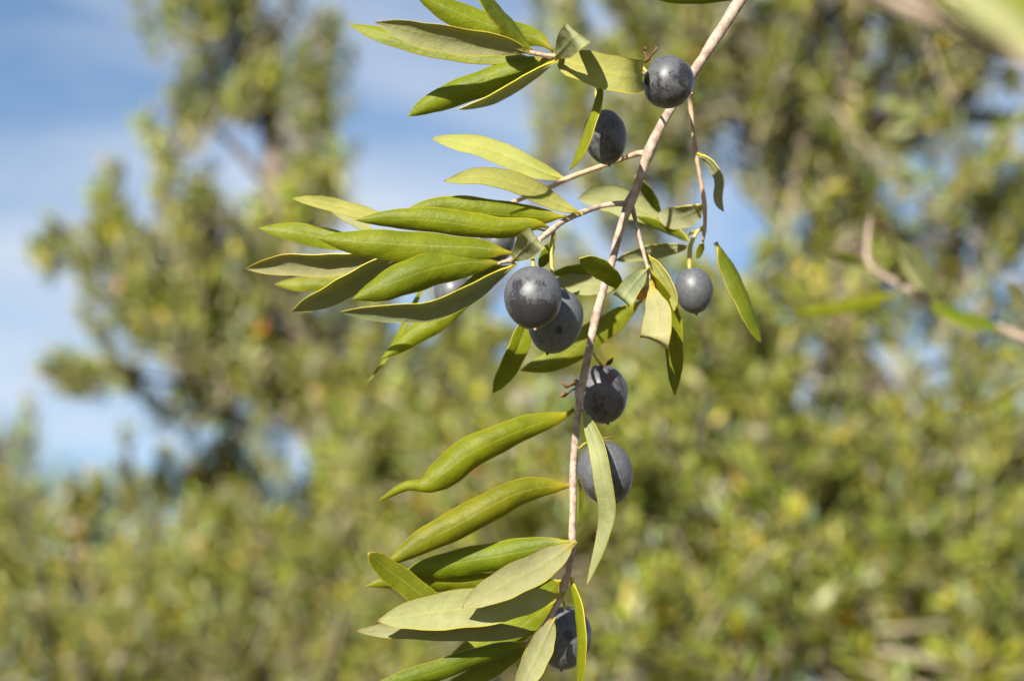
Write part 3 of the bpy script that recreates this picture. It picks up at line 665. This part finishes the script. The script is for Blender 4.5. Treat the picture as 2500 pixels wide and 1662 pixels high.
    ('N1', [(179.0, 498.2, 153.5), (169.7, 492.7, 155.1), (156.6, 487.2, 156.7)], 2.66, 'U', (-40, -40), 0.4, 0.0, 'd', {'root': 'far'}),
    ('N2', [(196.1, 501.3, 140.4), (182.1, 497.2, 136.0), (168.9, 493.0, 131.6), (151.3, 488.8, 127.9), (137.1, 483.9, 126.7)], 3.26, 'U', (10, 10), 0.5, 0.0, 'y', {'root': 'far'}),
    ('N3', [(214.1, 502.2, 136.2), (206.0, 490.0, 144.6), (197.6, 477.9, 152.7), (188.1, 466.7, 156.6)], 4.87, 'L', (22, 22), 0.4, 0.0, 'g', {'root': 'far'}),
    ('N3b', [(209.2, 501.9, 137.5), (204.2, 505.1, 145.8), (199.9, 508.2, 154.8), (196.8, 511.1, 164.5)], 2.49, 'L', (50, 50), 0.4, 0.0, 's', {'root': 'far'}),
    ('N4', [(209.9, 502.2, 136.2), (217.0, 493.4, 130.0), (227.0, 486.7, 123.4), (240.3, 481.1, 116.8)], 6.91, 'U', (-50, -50), 0.4, 0.0, 'd', {'root': 'far'}),
    ('N5', [(265.0, 504.9, 124.7), (255.2, 495.0, 131.8), (248.6, 487.6, 137.3), (243.0, 480.6, 140.8)], 3.46, 'L', (-8, -8), 0.4, 0.0, 'g', {'root': 'far'}),
    ('N6', [(196.7, 500.6, 143.3), (194.9, 494.9, 145.8), (193.0, 488.9, 149.7)], 2.46, 'L', (0, 0), 0.4, 0.0, 'g', {'root': 'far'}),
    ('N7', [(270.2, 508.4, 109.4), (257.5, 491.1, 95.6), (242.6, 473.5, 82.8), (222.5, 455.6, 71.6), (198.4, 436.5, 65.3)], 2.78, 'U', (-62, -62), 0.3, 0.0, 'y', {'root': 'far'}),
    ('Z1', [(43.3, -318.0, -23.0), (49.8, -320.3, -30.6), (55.0, -323.0, -36.9), (61.9, -325.4, -44.0)], 1.97, 'L', (-10, -10), 0.3, 0.0, 'g', {'root': 'near'}),
    ('Z2', [(51.3, -314.3, -21.3), (57.3, -316.6, -29.1), (61.1, -319.3, -35.2), (66.7, -321.4, -43.5)], 1.62, 'U', (10, 10), 0.3, 0.0, 'p', {'root': 'near'}),
]
STEMS = [
    ('main', [(292.8, -36.5, 558.2, 5.73), (190.3, -14.6, 330.0, 3.93), (122.3, -13.1, 190.1, 2.72), (92.1, -13.7, 139.4, 2.11), (71.5, -16.3, 106.1, 1.8), (60.3, -18.3, 88.2, 1.58), (56.3, -17.8, 81.7, 1.44), (52.4, -17.5, 75.7, 1.49), (50.8, -16.9, 73.2, 1.29), (48.0, -15.9, 69.0, 1.27), (41.1, -13.5, 58.3, 1.18), (38.5, -12.4, 53.6, 1.27), (36.4, -11.4, 49.2, 1.51), (35.1, -10.6, 45.7, 1.29), (33.9, -9.8, 42.6, 1.13), (32.5, -8.9, 38.4, 1.18), (30.7, -8.0, 34.7, 1.45), (29.5, -7.3, 31.6, 1.18), (28.7, -6.7, 28.8, 1.13), (27.1, -5.5, 24.0, 1.08), (26.4, -4.7, 20.4, 1.03), (24.3, -4.3, 14.1, 1.03), (21.9, -3.3, 5.3, 1.12), (20.3, -2.5, -2.4, 1.02), (18.8, -0.9, -9.6, 1.07), (17.4, -0.1, -17.2, 1.0), (16.8, 1.2, -22.8, 0.9), (16.3, 2.4, -28.4, 0.96), (16.0, 3.6, -33.4, 0.92), (15.9, 4.6, -37.8, 1.07), (15.9, 4.9, -43.6, 0.9), (15.7, 6.4, -49.9, 0.98), (16.1, 6.9, -52.0, 1.17), (15.8, 7.4, -54.2, 0.81), (14.6, 8.7, -60.1, 0.77), (13.3, 9.8, -64.7, 0.81), (11.1, 11.9, -69.2, 0.75), (8.7, 12.7, -73.0, 0.75), (6.7, 14.2, -75.0, 0.64), (4.3, 15.8, -77.4, 0.47)], 'bark'),
    ('twig_T', [(44.3, -12.6, 63.5, 0.65), (42.6, -6.7, 69.2, 0.66), (37.0, -10.0, 70.0, 0.61), (31.2, -15.8, 68.5, 0.58), (21.0, -29.5, 65.5, 0.52), (13.8, -43.1, 62.4, 0.57), (10.9, -48.0, 61.0, 0.61), (8.5, -48.9, 60.9, 0.51), (6.1, -50.0, 60.9, 0.55), (4.4, -51.0, 61.1, 0.4)], 'pale'),
    ('twig_M', [(34.9, -10.1, 48.1, 0.86), (33.5, -8.2, 48.8, 0.76), (29.2, -3.1, 48.9, 0.68), (22.2, 1.3, 47.6, 0.66), (15.1, 7.7, 46.8, 0.75), (10.0, 10.2, 44.9, 0.62), (0.7, 16.8, 43.0, 0.56), (-4.0, 20.9, 42.6, 0.41)], 'pale'),
    ('twig_K', [(31.2, -8.0, 34.7, 0.97), (29.0, -9.0, 34.7, 0.82), (26.3, -9.0, 34.6, 0.69), (23.1, -8.9, 34.0, 0.69), (19.4, -12.5, 31.7, 0.7), (17.0, -14.2, 30.3, 0.79), (12.9, -17.6, 27.2, 0.68), (9.8, -21.9, 23.6, 0.84), (6.0, -26.0, 19.3, 0.6), (2.9, -29.3, 15.8, 0.51), (0.0, -31.8, 13.3, 0.61), (-2.2, -32.6, 12.5, 0.55), (-3.5, -33.5, 11.8, 0.31)], 'bark'),
    ('twig_R2', [(31.5, -7.0, 34.8, 0.7), (32.1, -5.6, 33.0, 0.65), (32.5, -6.1, 30.9, 0.54), (33.6, -6.9, 25.6, 0.54), (34.8, -8.6, 19.6, 0.49), (35.6, -9.7, 15.2, 0.47), (35.1, -10.9, 11.6, 0.38), (34.4, -12.4, 9.1, 0.27)], 'bark'),
    ('twig_B', [(47.9, -13.9, 69.2, 0.76), (47.8, -7.4, 67.6, 0.7), (47.9, -2.7, 65.0, 0.68), (48.4, -0.7, 60.7, 0.59), (49.5, 2.2, 52.7, 0.62), (50.6, 4.6, 47.0, 0.53), (52.0, 8.1, 40.3, 0.66), (52.3, 10.3, 35.4, 0.53), (52.1, 10.9, 32.8, 0.6), (51.8, 12.5, 30.4, 0.33)], 'pale'),
    ('stalk_D', [(32.6, -7.5, 72.4, 0.33), (32.9, -10.5, 72.2, 0.35), (34.2, -13.6, 72.1, 0.39), (35.5, -16.5, 71.6, 0.45), (36.5, -18.7, 72.3, 0.28), (37.7, -20.0, 73.3, 0.34), (37.9, -20.1, 73.9, 0.47)], 'dry'),
    ('stalk_D2', [(35.5, -16.5, 71.6, 0.39), (35.1, -16.9, 73.0, 0.24), (34.7, -17.1, 74.2, 0.28), (35.2, -18.2, 74.5, 0.54)], 'dry'),
    ('stalk_E1', [(18.5, 8.8, -11.3, 0.22), (16.6, 10.7, -10.8, 0.24), (15.2, 10.9, -11.7, 0.22), (13.8, 10.1, -12.5, 0.65), (12.9, 9.2, -13.1, 0.22)], 'dry'),
    ('stalk_E2', [(17.4, 10.1, -8.4, 0.33), (16.6, 10.3, -9.2, 0.55), (15.5, 9.5, -10.1, 0.26), (14.6, 9.5, -10.2, 0.65), (13.3, 8.4, -9.6, 0.22)], 'dry'),
    ('stalk_E3', [(24.8, 11.2, -4.1, 0.26), (26.0, 10.1, -3.7, 0.66), (26.9, 8.9, -2.8, 0.22)], 'dry'),
    ('stalk_F', [(21.5, -1.9, -27.5, 0.21), (23.4, -2.1, -26.5, 0.23), (26.4, -2.2, -26.2, 0.28)], 'dry'),
    ('stalk_B3', [(52.1, 8.3, 39.8, 0.47), (51.4, 13.2, 40.6, 0.45), (50.7, 19.1, 41.7, 0.38)], 'stalk'),
    ('stalk_B4', [(52.2, 10.6, 34.3, 0.49), (51.2, 12.7, 33.7, 0.47), (49.6, 18.7, 34.7, 0.41), (49.0, 26.5, 36.3, 0.34)], 'stalk'),
    ('stalk_T5', [(7.3, -47.8, 60.5, 0.41), (10.7, -46.0, 61.4, 0.51), (12.1, -44.2, 62.4, 0.41)], 'pale'),
    ('far', [(501.0, 587.2, 34.8, 5.65), (363.4, 537.0, 74.7, 3.77), (291.2, 510.2, 101.7, 2.88), (271.5, 507.8, 112.0, 2.47), (257.2, 506.4, 118.0, 2.06), (245.3, 505.3, 122.8, 1.85), (228.9, 503.9, 128.9, 1.77), (210.5, 502.3, 135.9, 1.85), (196.1, 500.6, 143.3, 1.73), (183.6, 499.0, 150.3, 1.65), (179.0, 497.9, 154.8, 1.44), (178.9, 500.5, 161.6, 1.24), (180.7, 504.2, 172.2, 1.04), (183.0, 510.1, 182.2, 0.84)], 'bark'),
    ('far_side', [(271.5, 507.8, 112.0, 1.85), (272.2, 508.2, 110.4, 1.44), (269.1, 506.7, 108.0, 1.03)], 'bark'),
    ('near', [(21.7, -320.5, -12.2, 1.25), (31.3, -317.9, -23.4, 1.16), (38.5, -316.6, -29.1, 1.06), (43.8, -316.0, -31.6, 0.96), (49.7, -315.4, -34.0, 0.96), (54.6, -314.9, -36.4, 0.96), (60.7, -314.3, -38.9, 0.91), (74.6, -313.1, -44.1, 0.82)], 'bark'),
]
OLIVES = [
    ('D', (39.6, -37.0, 58.1), 6.88, 6.3, (0.84, -0.201, -0.505), [(32.1, -16.0, 69.3, 0.37), (32.9, -29.4, 65.2, 0.37), (34.2, -34.8, 61.8, 0.43)], 'round blue-grey olive with mottled bloom in front of the main branch, below two dried buds', {'bloom': 0.5, 'seed': 1.3, 'rub': 0.1}),
    ('C', (23.9, -25.4, 47.6), 5.53, 7.22, (0.139, 0.137, -0.981), [(22.3, -28.4, 65.3, 0.38), (21.8, -28.3, 60.4, 0.47), (21.6, -27.7, 57.7, 0.39), (22.5, -26.9, 54.3, 0.39)], 'black olive in shade touching the bare twig, half behind a narrow upright leaf', {'bloom': 0.55, 'seed': 4.1}),
    ('A', (5.1, -41.3, 1.1), 7.05, 8.01, (0.065, -0.157, -0.985), [(7.5, -24.3, 21.0, 0.37), (5.3, -30.2, 15.2, 0.5), (5.2, -38.5, 11.3, 0.43), (5.2, -41.1, 8.9, 0.43)], 'large glossy olive with a sunlit highlight and pale dot at its tip, before another olive', {'bloom': 0.42, 'seed': 7.7, 'rub': 0.12}),
    ('A2', (10.9, -24.5, -0.6), 6.96, 8.39, (-0.24, 0.081, -0.968), [(10.5, -20.9, 24.0, 0.54), (10.6, -20.6, 22.5, 0.6), (10.1, -20.0, 20.0, 0.47), (10.1, -20.9, 14.9, 0.43), (10.6, -24.7, 9.3, 0.54), (11.3, -26.2, 6.6, 0.43)], 'grey olive with a dark oval blemish, partly covered by the large glossy olive', {'bloom': 0.85, 'seed': 2.2, 'spot': ((0.24, -0.9, -0.36), 0.12, 'dark')}),
    ('H1', (-4.3, 23.2, 32.8), 6.22, 4.85, (0.866, 0.112, -0.487), [(9.9, -19.9, 24.0, 0.32), (5.5, 3.1, 31.2, 0.32), (0.6, 20.9, 33.9, 0.32)], 'small dark olive peeping out between two green leaves beside the triangular leaf', {'bloom': 0.7, 'seed': 5.5}),
    ('H2', (-17.1, 57.3, 27.5), 5.82, 6.14, (0.0, 0.225, -0.974), [(-10.4, 36.8, 36.0, 0.32), (-14.2, 49.5, 34.6, 0.32), (-16.5, 56.0, 32.9, 0.32)], 'soft-edged olive hidden behind the long curved leaves of the leafy side twig', {'bloom': 0.75, 'seed': 6.1}),
    ('B', (48.8, 8.7, 15.8), 5.21, 6.27, (0.105, 0.224, -0.969), [(52.1, 10.6, 34.1, 0.47), (50.3, 9.9, 32.6, 0.47), (48.8, 8.5, 29.9, 0.54), (47.9, 7.0, 27.3, 0.65), (47.6, 6.8, 23.8, 0.65), (47.7, 7.5, 20.8, 0.54)], 'olive with a slanting sunlit patch, hanging from a thick yellow stalk beside a drooping leaf', {'bloom': 0.85, 'seed': 3.6}),
    ('E', (24.1, 17.9, -10.7), 7.21, 8.11, (0.202, -0.022, -0.979), [(20.2, 0.8, -3.3, 0.37), (21.3, 4.6, -2.2, 0.39), (22.4, 8.8, -2.7, 0.37), (24.2, 14.2, -3.6, 0.39)], 'purplish olive with a reddish scar, crossed by the main branch beside dried buds', {'bloom': 0.55, 'seed': 8.2, 'spot': ((0.42, -0.85, 0.3), 0.15, 'scar'), 'tint': 'plum'}),
    ('F', (24.2, -1.1, -35.4), 6.94, 8.43, (0.24, 0.081, -0.968), [(17.3, 2.4, -28.4, 0.28), (20.0, -0.9, -27.1, 0.32), (22.6, -2.7, -28.2, 0.37)], 'mottled grey olive behind the long hanging leaf with a yellow edge', {'bloom': 0.66, 'seed': 9.4}),
    ('G', (14.1, 30.6, -74.8), 7.36, 8.5, (-0.104, 0.121, -0.987), [(13.7, 11.9, -60.4, 0.37), (12.7, 17.7, -63.5, 0.45), (14.1, 25.7, -67.0, 0.45), (14.2, 28.0, -67.9, 0.5)], 'lowest olive, dark with a purple bruise, behind an upright yellow-green leaf', {'bloom': 0.72, 'seed': 5.9, 'spot': ((0.1, -0.97, 0.12), 0.17, 'bruise')}),
]

AXIS = np.array([0.0, math.cos(PITCH), math.sin(PITCH)])       # the leaves' reference facing
MM = .001
TINT = {'g': (1, 1, 1), 'y': (1.05, 1.03, .62), 'p': (1.12, 1.08, 1.5), 'd': (.86, .9, 1.0), 's': (.95, .98, 1.12), 'o': (2.3, 1.15, 1.3)}
COLS = np.array([-1, -.93, -.78, -.55, -.3, -.09, 0, .09, .3, .55, .78, .93, 1.0])
PROFILE_T = [0, .025, .05, .10, .20, .35, .50, .65, .78, .88, .95, .985, 1.0]
PROFILE_W = [.11, .09, .13, .40, .73, .94, 1.0, .96, .82, .58, .29, .08, .02]
PROFILE_B = [.11, .09, .14, .44, .78, .96, 1.0, .98, .90, .72, .44, .18, .03]
KINK_T = [0, .02, .04, .10, .20, .35, .50, .62, .70, .75, .79, .88, .95, 1.0]
PROFILE_K = [.11, .09, .13, .38, .66, .88, 1.0, 1.0, .90, .62, .36, .28, .20, .03]


def leaf_mesh(idx, pts, W, side, roll, curl, fold, opts):
    g = np.random.default_rng(100 + idx)
    n = 34
    M = spline(pts, n)
    T = np.gradient(M, axis=0)
    T /= np.linalg.norm(T, axis=1)[:, None]
    u = np.linspace(0, 1, n)
    prof = PROFILE_B if opts.get('blunt') else PROFILE_K if opts.get('kink') else PROFILE_W
    w = 1.1 * W * np.interp(u, KINK_T if opts.get('kink') else PROFILE_T, prof)
    S = np.cross(AXIS, T)
    S /= np.linalg.norm(S, axis=1)[:, None]
    if opts.get('rmf'):                                  # leaf bent back on itself: carry the frame along
        for i in range(1, n):
            v = S[i - 1] - T[i] * (S[i - 1] @ T[i])
            S[i] = v / np.linalg.norm(v)
    B = np.cross(T, S)                                   # points towards the viewer's side
    B *= np.sign(-(B[:n // 3] @ AXIS).mean())
    r = np.radians(np.interp(u, [0, 1], roll) + 5 * np.sin(u * g.uniform(4, 8) + g.uniform(0, 6)))[:, None]
    L = np.cos(r) * S - np.sin(r) * B
    Nf = np.cos(r) * B + np.sin(r) * S
    up = Nf if side == 'U' else -Nf
    rows_t, rows_b, uv = [], [], []
    ph = g.uniform(0, 6.28, 6)
    cl = curl * np.interp(u, [0, .1, .3, .8, 1], [.2, .6, 1, 1, 1.15])
    for i in range(n):
        a = max(cl[i], .02)
        x = np.sin(a * COLS) / a
        z = -(1 - np.cos(a * COLS)) / a + fold * np.abs(COLS)
        wob = .03 * np.sin(u[i] * 9 + ph[0] + 1.5 * COLS) + .014 * np.sin(u[i] * 19 + ph[1] - 3 * COLS) + .04 * COLS * np.sin(u[i] * 8 + ph[2]) + .008 * np.sin(u[i] * 40 + ph[3] + 5 * COLS)
        edge = 1 + .035 * np.sin(u[i] * 23 + ph[4] + np.sign(COLS) * 1.3) * np.abs(COLS)
        base = M[i] + np.outer(x * w[i] * edge, L[i]) + np.outer((z + wob * min(1, u[i] * 4)) * w[i], up[i])
        th = np.interp(u[i], [0, .08, .14, .5, 1], [.62, .58, .28, .21, .12])
        hump = np.exp(-(COLS / .10) ** 2)
        t_off = th * (1 - .35 * COLS ** 2) - hump * .09 * min(1, max(0, (u[i] - .1) * 6)) * (1 - .5 * u[i])
        b_off = th * (1 - .35 * COLS ** 2) + hump * .22 * (1 - .8 * u[i])
        rows_t.append(base + np.outer(t_off, up[i]))
        rows_b.append(base - np.outer(b_off, up[i]))
        uv.append(np.stack([np.full(len(COLS), u[i]), COLS * .5 + .5], 1))
    k = len(COLS)
    top, bot = np.vstack(rows_t), np.vstack(rows_b)
    co = np.vstack([top, bot]) * MM
    uvs = np.vstack(uv + uv)
    i, j = np.meshgrid(np.arange(n - 1), np.arange(k - 1), indexing='ij')
    a = (i * k + j).ravel()
    ft = np.stack([a, a + 1, a + 1 + k, a + k], 1)
    # orient: the upper sheet's normals must follow 'up'
    q = co[ft[len(ft) // 2]]
    nn = np.cross(q[1] - q[0], q[3] - q[0])
    if nn @ up[n // 2] < 0:
        ft = ft[:, ::-1]
    fb = ft[:, ::-1] + n * k
    ii = np.arange(n - 1)
    e1 = np.stack([ii * k, ii * k + k, ii * k + k + n * k, ii * k + n * k], 1)
    e2 = np.stack([ii * k + k - 1, ii * k + k - 1 + n * k, ii * k + 2 * k - 1 + n * k, ii * k + 2 * k - 1], 1)
    jj = np.arange(k - 1)
    c0 = np.stack([jj, jj + n * k, jj + 1 + n * k, jj + 1], 1)
    o = (n - 1) * k
    c1 = np.stack([o + jj, o + jj + 1, o + jj + 1 + n * k, o + jj + n * k], 1)
    rims = np.vstack([e1, e2, c0, c1])
    if nn @ up[n // 2] < 0:
        pass
    else:
        rims = rims[:, ::1]
    faces = np.vstack([ft, fb, rims])
    mi = np.r_[np.zeros(len(ft)), np.ones(len(fb)), np.full(len(rims), 2)]
    return co, faces, mi, uvs


ROOTS = {}


def branch_root(key, name, label, at, group=None):
    loc = ORIGIN + np.array(at) * MM
    ROOTS[key] = (tag(empty(name, loc), label, "branch", group), np.array(at, dtype=float))


stem_of = {s[0]: s for s in STEMS}
branch_root('main', "olive_branch", "crisp leafy branch hanging down with dark olives and grey-tan bark", stem_of['main'][1][0][:3])
branch_root('far', "olive_twig", "soft blurred bare-stemmed twig with few narrow leaves and no olives", stem_of['far'][1][0][:3])
branch_root('near', "olive_twig", "very blurred thick brown twig with a broad pale leaf beside it", stem_of['near'][1][0][:3])

for idx, (key, pts, tint) in enumerate(STEMS):
    rk = 'far' if key.startswith('far') else 'near' if key.startswith('near') else 'main'
    root, at = ROOTS[rk]
    p = np.array(pts, dtype=float)
    p[:, :3] -= at
    p *= MM
    n = max(10, int(len(p) * 5))
    s = spline(p, n)
    s[:, 3] = np.maximum(s[:, 3], .00012)
    nm = "stem" if key in ('main', 'far', 'near') else "twig" if 'twig' in key or 'side' in key else "dried_flower_stalk" if tint == 'dry' else "leaf_stalk"
    link(bpy.data.objects.new(nm, tube_mesh(nm, s, BARK[tint], 14, .05, idx)), root)

for idx, (key, pts, W, side, roll, curl, fold, tint, opts) in enumerate(LEAVES):
    root, at = ROOTS[opts.get('root', 'main')]
    co, fa, mi, uvs = leaf_mesh(idx, np.array(pts) - at, W, side, roll, curl, fold, opts)
    o = bpy.data.objects.new("leaf", mesh_np("leaf", co, fa, [LEAF_TOP, LEAF_LOW, LEAF_RIM], mi, True, None, uvs))
    gg = np.random.default_rng(500 + idx)
    v = gg.normal(1, .06) * gg.normal(1, .022, 3)
    o.color = tuple(a * b for a, b in zip(TINT[tint], v)) + (1,)
    link(o, root)

# ------------------------------------------------------------------ olives
for idx, (key, at, rx, ry, axis, stalk, label, opts) in enumerate(OLIVES):
    g = np.random.default_rng(900 + idx)
    nu, nv = 56, 40
    th = np.linspace(0, math.pi, nv + 1)
    ph = np.linspace(0, 2 * math.pi, nu, endpoint=False)
    vs = [(0, 0, 1)]
    for t in th[1:-1]:
        for f in ph:
            z = math.cos(t)
            q = math.sin(t) * (1 + .045 * z - .03 * z * z)         # a little fuller towards the stalk
            lump = 1 + .012 * math.sin(2 * f + idx) + .010 * math.sin(3 * t + 2 * f)
            vs.append((q * math.cos(f) * lump, q * math.sin(f) * lump, z * (1 - .03 * math.exp(-((1 - z) / .05)))))
    vs.append((0, 0, -1.015))
    fc = []
    for k in range(nu):
        fc.append((0, 1 + k, 1 + (k + 1) % nu))
    for i in range(nv - 2):
        for k in range(nu):
            a, b = 1 + i * nu + k, 1 + i * nu + (k + 1) % nu
            fc.append((a, a + nu, b + nu, b))
    last = len(vs) - 1
    o0 = 1 + (nv - 2) * nu
    for k in range(nu):
        fc.append((last, o0 + (k + 1) % nu, o0 + k))
    me = bpy.data.meshes.new("olive")
    me.from_pydata(vs, [], fc)
    me.polygons.foreach_set("use_smooth", np.ones(len(me.polygons), dtype=bool))
    me.materials.append(olive_mat(key, opts.get('bloom', .6), opts.get('seed', 1.0), opts.get('spot'), opts.get('tint'), opts.get('rub', .055)))
    me.update()
    z = -Vector(axis).normalized()
    y = Vector((0, 1, 0)) - z * z.y
    y.normalize()
    x = y.cross(z)
    R = Matrix((x, y, z)).transposed().to_4x4()
    loc = Vector(ORIGIN) + Vector(at) * MM
    mw = Matrix.Translation(loc) @ R @ Matrix.Diagonal((rx * MM, rx * MM, ry * MM, 1))
    o = bpy.data.objects.new("olive", me)
    o.matrix_world = mw
    link(o)
    tag(o, label, "olive", "olives on the hanging branch")
    inv = mw.inverted()
    sp = np.array(stalk, dtype=float)
    s = spline(sp, 26)
    s[:, :3] = s[:, :3] * MM + ORIGIN
    s[:, 3] *= MM
    st = bpy.data.objects.new("stalk", tube_mesh("stalk", s, BARK['stalk'], 10, .04, idx))
    link(st, o)
    st.matrix_parent_inverse = inv
    tip0 = loc + Vector(axis) * (ry * MM * 1.005)
    d = Vector(axis)
    tp = [tuple(tip0 - d * .0006) + (.00042,), tuple(tip0 + d * .0001) + (.00040,), tuple(tip0 + d * .0005) + (.00022,)]
    tm = BARK['pale'] if key in ('A', 'D') else BARK['dry']
    tipo = bpy.data.objects.new("tip", tube_mesh("tip", spline(tp, 6), tm, 8))
    link(tipo, o)
    tipo.matrix_parent_inverse = inv
